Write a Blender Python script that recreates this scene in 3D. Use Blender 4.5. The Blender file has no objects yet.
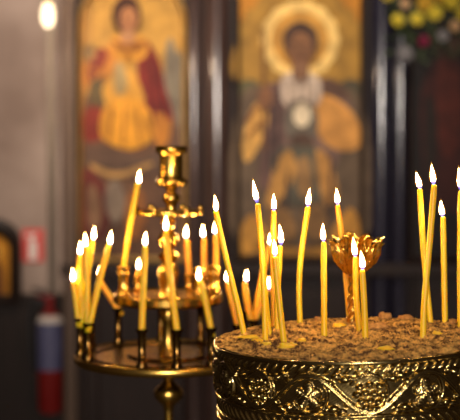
import bpy, bmesh, math, random
import numpy as np
from mathutils import Vector, Matrix, noise as mnoise

random.seed(7)
S = bpy.context.scene
COL = S.collection
PI = math.pi

# ------------------------------------------------------------------ camera
F = 1222.0                      # focal length in picture widths of 460
CAMZ = 1.30
PITCH = math.atan(60 / F)
FW = Vector((0, math.cos(PITCH), -math.sin(PITCH)))
UP = Vector((0, math.sin(PITCH), math.cos(PITCH)))
RT = Vector((1, 0, 0))
CP = Vector((0, 0, CAMZ))

def ray(px, py):
    return FW + RT * ((px - 230) / F) + UP * ((210 - py) / F)
def P(px, py, d):               # at a distance along the view axis
    return CP + ray(px, py) * d
def Q(px, py, Y):               # on the vertical plane y = Y
    r = ray(px, py)
    return CP + r * (Y / r.y)

cd = bpy.data.cameras.new('camera')
cam = bpy.data.objects.new('camera', cd)
COL.objects.link(cam)
cam.location = CP
cam.rotation_euler = (PI / 2 - PITCH, 0, 0)
cd.sensor_width = 36.0
cd.lens = F * 36 / 460
cd.clip_start = 0.02
cd.dof.use_dof = True
cd.dof.focus_distance = 1.07
cd.dof.aperture_fstop = 7.4
S.camera = cam

S.view_settings.view_transform = 'Standard'
S.view_settings.look = 'None'
S.view_settings.gamma = 1
S.view_settings.exposure = 0.08
S.cycles.use_denoising = True
S.cycles.max_bounces = 8
S.cycles.sample_clamp_indirect = 4.0
S.cycles.blur_glossy = 0.5

# ------------------------------------------------------------------ materials
def newmat(name):
    m = bpy.data.materials.new(name)
    m.use_nodes = True
    nt = m.node_tree
    for n in list(nt.nodes):
        nt.nodes.remove(n)
    out = nt.nodes.new('ShaderNodeOutputMaterial')
    return m, nt, out

def pbr(name, col, rough=0.5, metal=0.0, var=None, scale=20.0, bump=0.0, bscale=None, stretch=None, **kw):
    """Principled surface whose colour wanders between col and var with noise."""
    m, nt, out = newmat(name)
    b = nt.nodes.new('ShaderNodeBsdfPrincipled')
    nt.links.new(b.outputs[0], out.inputs[0])
    b.inputs['Roughness'].default_value = rough
    b.inputs['Metallic'].default_value = metal
    for k, v in kw.items():
        b.inputs[k.replace('_', ' ')].default_value = v
    tc = nt.nodes.new('ShaderNodeTexCoord')
    mp = nt.nodes.new('ShaderNodeMapping')
    nt.links.new(tc.outputs['Object'], mp.inputs[0])
    if stretch:
        mp.inputs['Scale'].default_value = stretch
    n = nt.nodes.new('ShaderNodeTexNoise')
    n.inputs['Scale'].default_value = scale
    n.inputs['Detail'].default_value = 5
    nt.links.new(mp.outputs[0], n.inputs['Vector'])
    r = nt.nodes.new('ShaderNodeValToRGB')
    r.color_ramp.elements[0].position = 0.32
    r.color_ramp.elements[1].position = 0.68
    r.color_ramp.elements[0].color = (*col, 1)
    r.color_ramp.elements[1].color = (*(var or col), 1)
    nt.links.new(n.outputs['Fac'], r.inputs[0])
    nt.links.new(r.outputs[0], b.inputs['Base Color'])
    if bump:
        n2 = nt.nodes.new('ShaderNodeTexNoise')
        n2.inputs['Scale'].default_value = bscale or scale * 3
        n2.inputs['Detail'].default_value = 4
        nt.links.new(mp.outputs[0], n2.inputs['Vector'])
        bp = nt.nodes.new('ShaderNodeBump')
        bp.inputs['Strength'].default_value = bump
        bp.inputs['Distance'].default_value = 0.002
        nt.links.new(n2.outputs['Fac'], bp.inputs['Height'])
        nt.links.new(bp.outputs[0], b.inputs['Normal'])
    return m

M = {}
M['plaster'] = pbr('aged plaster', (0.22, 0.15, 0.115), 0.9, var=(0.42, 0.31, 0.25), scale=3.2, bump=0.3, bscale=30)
M['nave'] = pbr('darkened nave plaster', (0.045, 0.030, 0.022), 0.9, var=(0.075, 0.052, 0.04), scale=2.5)  # walls out of view, darkened to lessen the light they bounce
M['ceiling'] = pbr('ceiling plaster', (0.07, 0.05, 0.04), 0.9, var=(0.10, 0.075, 0.06), scale=3)
M['stone'] = pbr('stone floor', (0.05, 0.036, 0.027), 0.6, var=(0.08, 0.06, 0.045), scale=6)
M['ebony'] = pbr('dark varnished wood', (0.022, 0.012, 0.009), 0.45, var=(0.038, 0.020, 0.015), scale=8, stretch=(6, 6, 0.6), Specular_IOR_Level=0.25)
M['column'] = pbr('polished column wood', (0.050, 0.026, 0.022), 0.34, var=(0.10, 0.055, 0.045), scale=9, stretch=(5, 5, 0.5), Coat_Weight=1.0, Specular_IOR_Level=0.2, Coat_Roughness=0.12, Coat_IOR=1.75)
M['columnblue'] = pbr('polished black column', (0.018, 0.016, 0.030), 0.22, var=(0.035, 0.030, 0.05), scale=9, stretch=(5, 5, 0.5), Coat_Weight=1.0, Specular_IOR_Level=0.2, Coat_Roughness=0.12, Coat_IOR=1.75)
M['pilaster'] = pbr('brown pilaster wood', (0.13, 0.075, 0.045), 0.40, var=(0.18, 0.11, 0.07), scale=8, stretch=(6, 6, 0.4))
M['darkwood'] = pbr('stained wainscot wood', (0.018, 0.011, 0.008), 0.55, var=(0.028, 0.016, 0.012), scale=10, stretch=(6, 6, 0.7), Specular_IOR_Level=0.25)
M['gilt'] = pbr('gilded frame', (0.60, 0.34, 0.10), 0.38, 0.55, var=(0.75, 0.48, 0.17), scale=25)
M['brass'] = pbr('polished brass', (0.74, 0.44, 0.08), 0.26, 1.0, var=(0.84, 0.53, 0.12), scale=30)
M['traybrass'] = pbr('reflection darkened brass', (0.15, 0.08, 0.02), 0.22, 1.0, var=(0.22, 0.12, 0.03), scale=40)  # dark room mirrored in the tray, put into the base colour
M['olbrass'] = pbr('dark aged brass', (0.46, 0.33, 0.115), 0.19, 1.0, var=(0.58, 0.43, 0.165), scale=120)
M['giltleaf'] = pbr('gilded brass leaf', (0.80, 0.50, 0.11), 0.20, 1.0, var=(0.92, 0.62, 0.18), scale=60, bump=0.15, bscale=300)
M['sand'] = pbr('brown sand', (0.11, 0.042, 0.009), 0.95, var=(0.82, 0.46, 0.11), scale=130, bump=0.9, bscale=700)
M['clod'] = pbr('sand lump', (0.36, 0.16, 0.04), 0.95, var=(0.70, 0.36, 0.10), scale=200, bump=0.8, bscale=700)
M['wax'] = pbr('yellow beeswax', (0.95, 0.55, 0.012), 0.42, var=(0.96, 0.60, 0.02), scale=60,
               Subsurface_Weight=0.7, Subsurface_Scale=0.006)
M['oldwax'] = pbr('amber beeswax', (0.93, 0.40, 0.010), 0.42, var=(0.94, 0.44, 0.016), scale=60,
                  Subsurface_Weight=0.7, Subsurface_Scale=0.005)
for k in ('wax', 'oldwax'):
    for n in M[k].node_tree.nodes:
        if n.type == 'BSDF_PRINCIPLED':
            n.inputs['Subsurface Radius'].default_value = (1.0, 0.55, 0.10)
M['drip'] = pbr('melted wax', (0.92, 0.52, 0.015), 0.4, var=(0.96, 0.62, 0.03), scale=90, Subsurface_Weight=0.4, Subsurface_Scale=0.003)
M['wick'] = pbr('charred wick', (0.02, 0.015, 0.012), 0.9)
M['red'] = pbr('red enamel', (0.24, 0.014, 0.012), 0.35, var=(0.28, 0.018, 0.015))
M['signred'] = pbr('red sign board', (0.66, 0.05, 0.04), 0.5, var=(0.70, 0.07, 0.05))
M['white'] = pbr('white print', (0.82, 0.72, 0.64), 0.55)
M['label'] = pbr('blue printed label', (0.10, 0.10, 0.21), 0.5, var=(0.15, 0.15, 0.27), scale=22)
M['black'] = pbr('black rubber', (0.02, 0.02, 0.022), 0.5)
M['leafgreen'] = pbr('dark foliage', (0.02, 0.03, 0.01), 0.6, var=(0.06, 0.09, 0.02), scale=30)
M['yellow'] = pbr('yellow petals', (0.80, 0.60, 0.02), 0.6, var=(0.85, 0.66, 0.06))
M['orange'] = pbr('amber petals', (0.85, 0.46, 0.03), 0.6, var=(0.85, 0.56, 0.06))
M['peach'] = pbr('peach petals', (0.75, 0.45, 0.22), 0.6)
M['crimson'] = pbr('crimson petals', (0.35, 0.02, 0.08), 0.6)
M['greypetal'] = pbr('grey white petals', (0.30, 0.27, 0.27), 0.6)
M['glass'] = pbr('window glass', (0.9, 0.95, 1.0), 0.03, Transmission_Weight=1.0, IOR=1.02)

def paint_mat(name, rough=0.42):
    m, nt, out = newmat(name)
    b = nt.nodes.new('ShaderNodeBsdfPrincipled')
    nt.links.new(b.outputs[0], out.inputs[0])
    b.inputs['Roughness'].default_value = rough
    b.inputs['Specular IOR Level'].default_value = 0.2
    a = nt.nodes.new('ShaderNodeAttribute'); a.attribute_name = 'pigment'
    n = nt.nodes.new('ShaderNodeTexNoise'); n.inputs['Scale'].default_value = 18; n.inputs['Detail'].default_value = 6
    tc = nt.nodes.new('ShaderNodeTexCoord'); nt.links.new(tc.outputs['Object'], n.inputs['Vector'])
    r = nt.nodes.new('ShaderNodeValToRGB')
    r.color_ramp.elements[0].color = (0.78, 0.76, 0.74, 1); r.color_ramp.elements[1].color = (1.25, 1.24, 1.18, 1)
    r.color_ramp.elements[0].position = .35; r.color_ramp.elements[1].position = .65
    nt.links.new(n.outputs['Fac'], r.inputs[0])
    mx = nt.nodes.new('ShaderNodeMix'); mx.data_type = 'RGBA'; mx.blend_type = 'MULTIPLY'
    mx.inputs[0].default_value = 1.0
    nt.links.new(a.outputs['Color'], mx.inputs[6]); nt.links.new(r.outputs[0], mx.inputs[7])
    nt.links.new(mx.outputs[2], b.inputs['Base Color'])
    return m
M['paint'] = paint_mat('tempera paint')

def flame_mat():
    m, nt, out = newmat('candle flame')
    a = nt.nodes.new('ShaderNodeAttribute'); a.attribute_name = 'along'
    cr = nt.nodes.new('ShaderNodeValToRGB'); e = cr.color_ramp.elements
    e[0].position = 0.0; e[0].color = (0.06, 0.08, 0.55, 1)
    e[1].position = 1.0; e[1].color = (1.0, 0.52, 0.14, 1)
    for p, c in ((0.18, (0.22, 0.16, 0.55)), (0.30, (1.0, 0.62, 0.24)), (0.45, (1.0, 0.66, 0.28)), (0.75, (1.0, 0.62, 0.24))):
        q = e.new(p); q.color = (*c, 1)
    sr = nt.nodes.new('ShaderNodeValToRGB'); e = sr.color_ramp.elements
    e[0].position = 0.0; e[0].color = (0.006, 0.006, 0.006, 1)
    e[1].position = 1.0; e[1].color = (0.16, 0.16, 0.16, 1)
    for p, c in ((0.2, 0.010), (0.33, 0.5), (0.45, 1.0), (0.72, 0.8)):
        q = e.new(p); q.color = (c, c, c, 1)
    mul = nt.nodes.new('ShaderNodeMath'); mul.operation = 'MULTIPLY'; mul.inputs[1].default_value = FLAME
    em = nt.nodes.new('ShaderNodeEmission')
    tr = nt.nodes.new('ShaderNodeBsdfTransparent')
    op = nt.nodes.new('ShaderNodeValToRGB'); e = op.color_ramp.elements
    e[0].position = 0.0; e[0].color = (0.25, 0.25, 0.25, 1); e[1].position = 0.3; e[1].color = (1, 1, 1, 1)
    q = e.new(0.97); q.color = (.9, .9, .9, 1)
    mix = nt.nodes.new('ShaderNodeMixShader')
    L = nt.links.new
    L(a.outputs['Fac'], cr.inputs[0]); L(a.outputs['Fac'], sr.inputs[0]); L(a.outputs['Fac'], op.inputs[0])
    L(cr.outputs[0], em.inputs[0]); L(sr.outputs[0], mul.inputs[0]); L(mul.outputs[0], em.inputs[1])
    L(op.outputs[0], mix.inputs[0]); L(tr.outputs[0], mix.inputs[1]); L(em.outputs[0], mix.inputs[2])
    L(mix.outputs[0], out.inputs[0])
    return m
FLAME = 380.0
M['flame'] = flame_mat()
def mantle_mat():
    m, nt, out = newmat('outer flame')
    a = nt.nodes.new('ShaderNodeAttribute'); a.attribute_name = 'along'
    op = nt.nodes.new('ShaderNodeValToRGB'); e = op.color_ramp.elements
    e[0].position = 0.05; e[0].color = (0, 0, 0, 1); e[1].position = 1.0; e[1].color = (.15, .15, .15, 1)
    for p, c in ((.3, .30), (.75, .42)):
        q = e.new(p); q.color = (c, c, c, 1)
    em = nt.nodes.new('ShaderNodeEmission'); em.inputs[0].default_value = (1.0, .40, .06, 1); em.inputs[1].default_value = 1.6
    tr = nt.nodes.new('ShaderNodeBsdfTransparent'); mix = nt.nodes.new('ShaderNodeMixShader')
    L = nt.links.new
    L(a.outputs['Fac'], op.inputs[0]); L(op.outputs[0], mix.inputs[0]); L(tr.outputs[0], mix.inputs[1]); L(em.outputs[0], mix.inputs[2]); L(mix.outputs[0], out.inputs[0])
    return m
M['mantle'] = mantle_mat()

def emis(name, col, s):
    m, nt, out = newmat(name)
    em = nt.nodes.new('ShaderNodeEmission'); em.inputs[0].default_value = (*col, 1); em.inputs[1].default_value = s
    nt.links.new(em.outputs[0], out.inputs[0])
    return m
M['bulb'] = emis('lit lamp glass', (1.0, 0.76, 0.46), 3.2)

# ------------------------------------------------------------------ object helpers
def link(name, me, mat, parent=None, smooth=True):
    o = bpy.data.objects.new(name, me)
    COL.objects.link(o)
    if mat is not None:
        me.materials.append(mat)
    if smooth:
        me.polygons.foreach_set('use_smooth', [True] * len(me.polygons))
    if parent is not None:
        o.parent = parent
    return o

def frombm(name, bm, mat, parent=None, smooth=True, angle=None):
    me = bpy.data.meshes.new(name)
    bmesh.ops.recalc_face_normals(bm, faces=bm.faces)
    bm.to_mesh(me); bm.free()
    o = link(name, me, mat, parent, smooth)
    if smooth and angle:
        me.set_sharp_from_angle(angle=math.radians(angle))
    return o

def tag(o, label, cat, group=None, kind=None):
    o['label'] = label; o['category'] = cat
    if group: o['group'] = group
    if kind: o['kind'] = kind
    return o

def thing(name, label, cat, loc=(0, 0, 0), group=None):
    o = bpy.data.objects.new(name, None)
    o.empty_display_size = 0.02
    COL.objects.link(o)
    o.location = loc
    return tag(o, label, cat, group)

def add_box(bm, lo, hi, bev=0.0):
    vs = [bm.verts.new((x, y, z)) for x in (lo[0], hi[0]) for y in (lo[1], hi[1]) for z in (lo[2], hi[2])]
    fs = [(0, 1, 3, 2), (4, 6, 7, 5), (0, 4, 5, 1), (2, 3, 7, 6), (0, 2, 6, 4), (1, 5, 7, 3)]
    faces = [bm.faces.new([vs[i] for i in f]) for f in fs]
    if bev:
        ed = list({e for f in faces for e in f.edges})
        bmesh.ops.bevel(bm, geom=ed, offset=bev, segments=2, affect='EDGES', profile=0.6)

def add_lathe(bm, prof, seg=32, c=(0, 0, 0), caps=True, mat=None):
    """prof = [(r, z)] turned round the z axis at c."""
    rings = []
    for r, z in prof:
        ring = []
        for k in range(seg):
            a = 2 * PI * k / seg
            v = Vector((r * math.cos(a), r * math.sin(a), z))
            if mat is not None: v = mat @ v
            ring.append(bm.verts.new((c[0] + v.x, c[1] + v.y, c[2] + v.z)))
        rings.append(ring)
    for a, b in zip(rings, rings[1:]):
        for k in range(seg):
            j = (k + 1) % seg
            bm.faces.new((a[k], a[j], b[j], b[k]))
    if caps:
        if prof[0][0] > 1e-6: bm.faces.new(list(reversed(rings[0])))
        if prof[-1][0] > 1e-6: bm.faces.new(rings[-1])

def add_tube(bm, pts, rad, seg=12, caps=True):
    """a tube along pts; rad is a number or one radius per point. Returns the rings."""
    pts = [Vector(p) for p in pts]
    n = len(pts)
    if not hasattr(rad, '__len__'): rad = [rad] * n
    rings = []
    up = None
    for i, p in enumerate(pts):
        t = (pts[min(i + 1, n - 1)] - pts[max(i - 1, 0)]).normalized()
        if up is None:
            up = Vector((0, 1, 0)) if abs(t.y) < 0.9 else Vector((1, 0, 0))
        u = (up - t * up.dot(t)).normalized(); w = t.cross(u); up = u
        rings.append([bm.verts.new(p + (u * math.cos(2 * PI * k / seg) + w * math.sin(2 * PI * k / seg)) * rad[i]) for k in range(seg)])
    for a, b in zip(rings, rings[1:]):
        for k in range(seg):
            j = (k + 1) % seg
            bm.faces.new((a[k], a[j], b[j], b[k]))
    if caps:
        bm.faces.new(list(reversed(rings[0]))); bm.faces.new(rings[-1])
    return rings

def spline(pts, n, closed=False):
    """Catmull-Rom through pts."""
    P_ = [np.array(p, float) for p in pts]
    m = len(P_); out = []
    segs = m if closed else m - 1
    for i in range(segs):
        if closed:
            a, b, c, d = (P_[(i + k) % m] for k in (-1, 0, 1, 2))
        else:
            b, c = P_[i], P_[i + 1]
            a = P_[i - 1] if i else b * 2 - c
            d = P_[i + 2] if i + 2 < m else c * 2 - b
        for k in range(n):
            t = k / n
            out.append(0.5 * (2 * b + (c - a) * t + (2 * a - 5 * b + 4 * c - d) * t * t + (3 * b - a - 3 * c + d) * t ** 3))
    if not closed: out.append(P_[-1])
    return out

# ------------------------------------------------------------------ the room
XL, XR, YF, YB, ZC = -3.2, 3.2, -3.6, 4.62, 4.2
def struct(name, boxes, mat, bev=0.0):
    bm = bmesh.new()
    for lo, hi in boxes: add_box(bm, lo, hi, bev)
    o = frombm(name, bm, mat, smooth=False)
    o['kind'] = 'structure'
    return o
struct('floor', [((XL, YF, -0.1), (XR, YB, 0))], M['stone'])
struct('ceiling', [((XL, YF, ZC), (XR, YB, ZC + 0.1))], M['ceiling'])
struct('wall_back', [((XL, YB, 0), (XR, YB + 0.15, ZC))], M['plaster'])
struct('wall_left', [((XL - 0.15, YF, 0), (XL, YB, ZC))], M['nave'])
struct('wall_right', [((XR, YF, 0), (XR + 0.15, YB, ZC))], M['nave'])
# the wall behind the photographer has a tall window
WX0, WX1, WZ0, WZ1 = -0.65, 0.75, 1.48, 2.15
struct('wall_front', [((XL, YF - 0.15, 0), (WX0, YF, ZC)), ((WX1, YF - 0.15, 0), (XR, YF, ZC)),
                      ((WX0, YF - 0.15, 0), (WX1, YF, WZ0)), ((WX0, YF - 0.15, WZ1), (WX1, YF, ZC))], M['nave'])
wc = (WX0 + WX1) / 2
wz = (WZ0 + WZ1) / 2
struct('window_1', [((WX0, YF - .12, WZ0), (WX0 + .05, YF - .06, WZ1)), ((WX1 - .05, YF - .12, WZ0), (WX1, YF - .06, WZ1)),
                    ((WX0 + .05, YF - .12, WZ0), (WX1 - .05, YF - .06, WZ0 + .05)), ((WX0 + .05, YF - .12, WZ1 - .05), (WX1 - .05, YF - .06, WZ1)),
                    ((wc - .02, YF - .12, WZ0 + .05), (wc + .02, YF - .06, WZ1 - .05))], M['darkwood'])
# timber wainscot and plaster moulding of the left part of the back wall
zt = Q(30, 300, YB).z
xs = Q(62, 200, YB).x
struct('trim_1', [((XL, YB - 0.03, 0), (xs, YB, zt)), ((XL, YB - 0.045, zt), (xs, YB, zt + 0.025))] +
       [((xs - 0.12 - 0.35 * k, YB - 0.04, 0.1), (xs - 0.07 - 0.35 * k, YB - 0.03, zt - .06)) for k in range(6)], M['darkwood'])
bm = bmesh.new()
a = Q(50.5, 0, YB)
add_lathe(bm, [(0.016, zt + 0.025), (0.016, ZC)], 16, (a.x, YB - 0.004, 0))
o = frombm('trim_2', bm, pbr('highlight toned moulding', (0.55, 0.44, 0.33), 0.6, var=(0.62, 0.5, 0.38))); o['kind'] = 'structure'  # pale colour stands in for the highlight along the rounded wall edge

# ------------------------------------------------------------------ icon screen behind the candles
YI = 4.50
def bx(px0, py0, px1, py1, y0, y1):
    a = Q(px0, py0, y0); b = Q(px1, py1, y0)
    return ((min(a.x, b.x), y0, min(a.z, b.z)), (max(a.x, b.x), y1, max(a.z, b.z)))
xl, xr = Q(60, 0, YI).x, Q(545, 0, YI).x
scr = thing('icon_screen', 'tall dark wooden icon screen with glossy columns behind the candles', 'icon screen', (xl, YI, 0))
def spart(name, bm, mat, smooth=False, angle=None, lab=None):
    o = frombm(name, bm, mat, None, smooth, angle)
    o.parent = scr; o.matrix_parent_inverse = Matrix.Translation(-scr.location)
    if lab: o['label'] = lab
    return o
bm = bmesh.new()
add_box(bm, (xl, YI + 0.02, 0.0), (xr, YI + 0.08, 2.9))
spart('backing_panel', bm, M['ebony'])
bm = bmesh.new()
add_box(bm, (xl, YI - 0.06, 2.62), (xr, YI + 0.08, 2.72), 0.01); add_box(bm, (xl - .02, YI - 0.10, 2.72), (xr + .02, YI + 0.1, 2.82), 0.012)
spart('cornice', bm, M['ebony'])
zb = Q(230, 262, YI).z
bm = bmesh.new(); add_box(bm, (xl, YI - 0.05, zb - 0.05), (xr, YI + 0.03, zb), 0.008)
spart('sill_rail', bm, M['ebony'])
for x0, x1 in ((84, 186), (240, 360), (412, 476)):
    bm = bmesh.new()
    lo, hi = bx(x0, 275, x1, 440, YI, YI + 0.03)
    add_box(bm, (lo[0], YI - 0.015, .12), (hi[0], YI + .03, hi[2]), 0.012)
    add_box(bm, (lo[0] + .05, YI - 0.027, .18), (hi[0] - .05, YI - .01, hi[2] - .06), 0.01)
    spart('lower_panel', bm, M['ebony'])
def column(px, w, mat, lab=None):
    c = Q(px, 150, YI)
    r = w / 2 * YI / F
    bm = bmesh.new()
    add_box(bm, (c.x - r * 1.15, YI - r * 1.1, 0), (c.x + r * 1.15, YI + .03, .25), .006)
    add_lathe(bm, [(r * 1.1, .25), (r * 1.1, .28), (r, .30), (r, .31), (r, .34), (r, .6), (r, 1.4), (r, 2.2), (r, 2.46), (r, 2.49), (r, 2.5), (r * 1.1, 2.52), (r * 1.15, 2.6), (r * 1.15, 2.64)], 40, (c.x, YI, 0))
    spart('column', bm, mat, True, 40, lab)
column(194, 15, M['column'])
column(217, 26, M['column'])
column(381, 22, M['columnblue'], 'glossy blue-black column')
column(400, 14, M['columnblue'], 'glossy blue-black column')
# flat brown pilaster at the left end
bm = bmesh.new()
lo, hi = bx(61, -100, 78, 560, YI - .05, YI + .03)
add_box(bm, (lo[0], YI - .05, 0), (hi[0], YI + .03, 2.62), .012)
add_box(bm, (lo[0] + .018, YI - .06, .2), (hi[0] - .018, YI - .04, 2.5), .008)
spart('pilaster', bm, M['pilaster'], False, None, 'matt brown end pilaster')

# ---- painted icons: layers of paint as flat shapes lying on a board
def srgb(c):
    return tuple(((v / 255) / 12.92 if v / 255 <= 0.04045 else ((v / 255 + 0.055) / 1.055) ** 2.4) for v in c)
class Painting:
    def __init__(s, Y): s.v, s.f, s.c, s.Y, s.k = [], [], [], Y, 0
    def shape(s, pts, col, smooth=True):
        if smooth: pts = [tuple(p) for p in spline(pts, 5, True)]
        y = s.Y - 0.0006 * s.k; s.k += 1
        base = len(s.v)
        for px, py in pts:
            q = Q(px, py, s.Y)
            s.v.append((q.x, y, q.z)); s.c.append((*srgb(col), 1))
        s.f.append(list(range(base, base + len(pts))))
    def oval(s, cx, cy, rx, ry, col, rot=0, wob=0, n=28):
        ca, sa = math.cos(rot), math.sin(rot)
        pts = []
        for i in range(n):
            a = 2 * PI * i / n
            q = 1 + wob * math.cos(14 * a)
            x, y = rx * q * math.cos(a), ry * q * math.sin(a)
            pts.append((cx + x * ca - y * sa, cy + x * sa + y * ca))
        s.shape(pts, col, False)
    def rect(s, x0, y0, x1, y1, col): s.shape([(x0, y0), (x1, y0), (x1, y1), (x0, y1)], col, False)
    def build(s, name, parent):
        me = bpy.data.meshes.new(name)
        me.from_pydata(s.v, [], s.f)
        at = me.color_attributes.new('pigment', 'FLOAT_COLOR', 'POINT')
        at.data.foreach_set('color', [q for c in s.c for q in c])
        bm = bmesh.new(); bm.from_mesh(me)
        for f in bm.faces:
            f.normal_update()
            if f.normal.y > 0: f.normal_flip()
        bm.to_mesh(me); bm.free()
        o = link(name, me, M['paint'], None, False)
        put(o, parent)
        return o
def put(o, parent):
    o.parent = parent
    o.matrix_parent_inverse = Matrix.Translation(-Vector(parent.location))

def arch_pts(x0, x1, yt, yb, rise, n=14):
    """outline of an arched board in picture pixels, counter-clockwise"""
    cx, w = (x0 + x1) / 2, (x1 - x0) / 2
    top = [(cx + w * math.cos(PI * k / n), yt + rise - rise * math.sin(PI * k / n)) for k in range(n + 1)]
    return [(x1, yb)] + top + [(x0, yb)]
def frame_mesh(outer, inner, Y, depth):
    """moulding between two outlines of the same point count"""
    bm = bmesh.new()
    def ring(pts, y): return [bm.verts.new((Q(px, py, Y).x, y, Q(px, py, Y).z)) for px, py in pts]
    mid = [((a[0] * .55 + b[0] * .45), (a[1] * .55 + b[1] * .45)) for a, b in zip(outer, inner)]
    R = [ring(outer, Y + .004), ring(outer, Y - depth * .6), ring(mid, Y - depth), ring(inner, Y - depth * .35), ring(inner, Y + .004)]
    n = len(outer)
    for a, b in zip(R, R[1:]):
        for k in range(n):
            j = (k + 1) % n
            bm.faces.new((a[k], a[j], b[j], b[k]))
    return bm

YP = YI - 0.012
# icon on the left: figure with red cloak
ic = thing('icon', 'arched gold icon of a figure in a red cloak and golden tunic', 'icon', (Q(133, 270, YP).x, YP, zb), 'icons set in the dark screen')
g = Painting(YP)
g.shape(arch_pts(82, 184, -22, 258, 45), (178, 132, 58), False)
g.rect(83, 0, 92, 250, (165, 118, 58))
for x in (86, 96, 104): g.rect(x, 2, x + 2.5, 60, (188, 140, 70))
g.shape([(166, 48), (172, 38), (176, 52), (182, 60), (182, 150), (170, 150), (164, 100)], (116, 104, 88))
g.shape([(84, 108), (100, 100), (166, 110), (182, 150), (182, 254), (84, 254)], (104, 72, 52))
g.shape([(146, 40), (160, 62), (166, 90), (173, 118), (158, 128), (146, 116), (138, 80), (138, 52)], (118, 34, 24))
g.shape([(84, 66), (98, 50), (116, 48), (122, 66), (110, 84), (92, 92), (84, 84)], (188, 118, 42))
g.shape([(92, 54), (104, 48), (108, 58), (98, 74), (88, 80)], (124, 46, 28))
g.oval(90, 53, 6.5, 7.5, (96, 76, 52)); g.oval(92, 55, 3, 3.5, (172, 128, 66))
g.shape([(90, 84), (104, 76), (114, 82), (116, 98), (104, 108), (90, 104)], (92, 74, 44))
g.shape([(84, 112), (94, 106), (106, 112), (104, 136), (90, 142), (84, 136)], (124, 42, 28))
g.shape([(104, 84), (126, 68), (140, 84), (144, 104), (126, 112), (108, 108)], (196, 140, 52))
g.shape([(115, 66), (121, 62), (128, 82), (122, 96), (114, 88)], (150, 126, 84))
g.shape([(112, 40), (128, 34), (146, 40), (146, 56), (132, 62), (116, 58)], (206, 142, 44))
g.shape([(106, 106), (126, 96), (144, 104), (156, 124), (152, 140), (130, 150), (104, 140), (100, 124)], (212, 146, 40))
g.shape([(156, 112), (170, 120), (168, 142), (158, 150), (154, 130)], (190, 120, 40))
g.shape([(88, 146), (110, 148), (140, 156), (160, 150), (160, 170), (120, 178), (88, 172)], (92, 68, 54))
g.shape([(92, 164), (118, 172), (150, 162), (150, 167), (118, 178), (94, 170)], (176, 132, 76))
g.shape([(84, 170), (100, 178), (112, 202), (104, 236), (84, 236)], (98, 40, 32))
g.shape([(108, 184), (120, 182), (126, 204), (116, 224), (106, 206)], (132, 112, 96))
g.shape([(128, 196), (142, 190), (146, 218), (136, 240), (126, 224)], (150, 92, 44))
for fx, fy, dx, dy in ((150, 60, 8, 50), (158, 72, 8, 44), (146, 90, 8, 30)):
    g.shape([(fx, fy), (fx + 2, fy), (fx + dx + 1.5, fy + dy), (fx + dx - 1, fy + dy)], (84, 22, 18))
for fx, fy, dx, dy in ((112, 108, -4, 32), (124, 106, -1, 38), (136, 108, 4, 34), (146, 114, 5, 24)):
    g.shape([(fx, fy), (fx + 2.2, fy), (fx + dx + 2, fy + dy), (fx + dx - .6, fy + dy)], (150, 92, 26))
for fx, fy in ((120, 48), (138, 50), (129, 56), (96, 70), (104, 80)):
    g.oval(fx, fy, 3.4, 2.2, (150, 88, 26), .4)
g.shape([(112, 40), (128, 45), (146, 40), (146, 44), (128, 50), (112, 44)], (140, 84, 30))
g.shape([(88, 190), (96, 186), (102, 210), (98, 232), (90, 226)], (132, 96, 70))
g.oval(127, 15, 14.5, 19, (62, 32, 18))
g.oval(129, 21, 9, 13, (164, 108, 68))
g.oval(125.5, 18, 1.6, 1, (70, 40, 26)); g.oval(132.5, 18, 1.6, 1, (70, 40, 26)); g.oval(129, 28, 2.4, .9, (120, 56, 44))
g.shape([(124, 31), (134, 31), (136, 40), (129, 44), (120, 40)], (166, 116, 76))
g.build('painted_board', ic)
put(frombm('frame', frame_mesh(arch_pts(79, 187, -27, 262, 48), arch_pts(83, 182, -21, 257, 45), YP - .005, .022), M['gilt'], None, True, 30), ic)

# middle icon: haloed figure with shield and sleeves of gold
ic = thing('icon', 'gold icon of a haloed dark-haired figure in pale robes', 'icon', (Q(300, 270, YP).x, YP, zb), 'icons set in the dark screen')
g = Painting(YP)
g.rect(239, -30, 361, 258, (172, 122, 52))
g.shape([(239, 30), (250, 4), (275, -14), (300, -20), (325, -14), (350, 4), (361, 30), (361, 80), (350, 84), (239, 84)], (172, 126, 50))
for sx in (1, -1):
    g.shape([(300 + sx * x, y) for x, y in ((61, -12), (61, 18), (56, 20), (53, 10), (46, 8), (42, 0), (36, -8))], (214, 140, 44))
g.shape([(239, 84), (254, 80), (262, 92), (258, 108), (239, 112)], (96, 88, 56))
g.shape([(361, 84), (346, 80), (336, 92), (346, 108), (361, 112)], (86, 76, 56))
g.shape([(239, 100), (290, 90), (361, 100), (361, 250), (239, 250)], (108, 86, 66))
g.oval(300, 40, 39, 39, (252, 206, 122), wob=.025, n=84)
g.oval(300, 40, 29, 29, (206, 146, 62))
g.shape([(280, 80), (298, 74), (318, 78), (340, 92), (352, 120), (320, 190), (280, 190), (262, 140), (264, 96)], (128, 96, 84))
g.shape([(264, 90), (278, 84), (284, 110), (282, 160), (270, 190), (258, 180), (264, 130)], (112, 80, 72))
g.shape([(242, 146), (248, 118), (258, 102), (268, 112), (266, 130), (256, 152), (246, 162)], (226, 168, 84))
g.shape([(318, 96), (334, 98), (352, 112), (360, 130), (358, 148), (338, 150), (322, 140), (314, 118)], (222, 154, 76))
g.shape([(324, 78), (340, 84), (350, 100), (338, 98), (322, 92)], (96, 66, 52))
g.shape([(282, 78), (298, 72), (318, 78), (320, 100), (304, 112), (284, 104)], (224, 198, 178))
g.oval(301, 122, 17, 24, (108, 96, 84)); g.oval(302, 115, 9, 12, (244, 220, 186))
g.shape([(292, 136), (308, 134), (314, 150), (304, 158), (294, 152)], (84, 58, 44))
g.shape([(274, 152), (296, 146), (324, 152), (328, 190), (300, 206), (274, 190)], (98, 90, 74))
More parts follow.
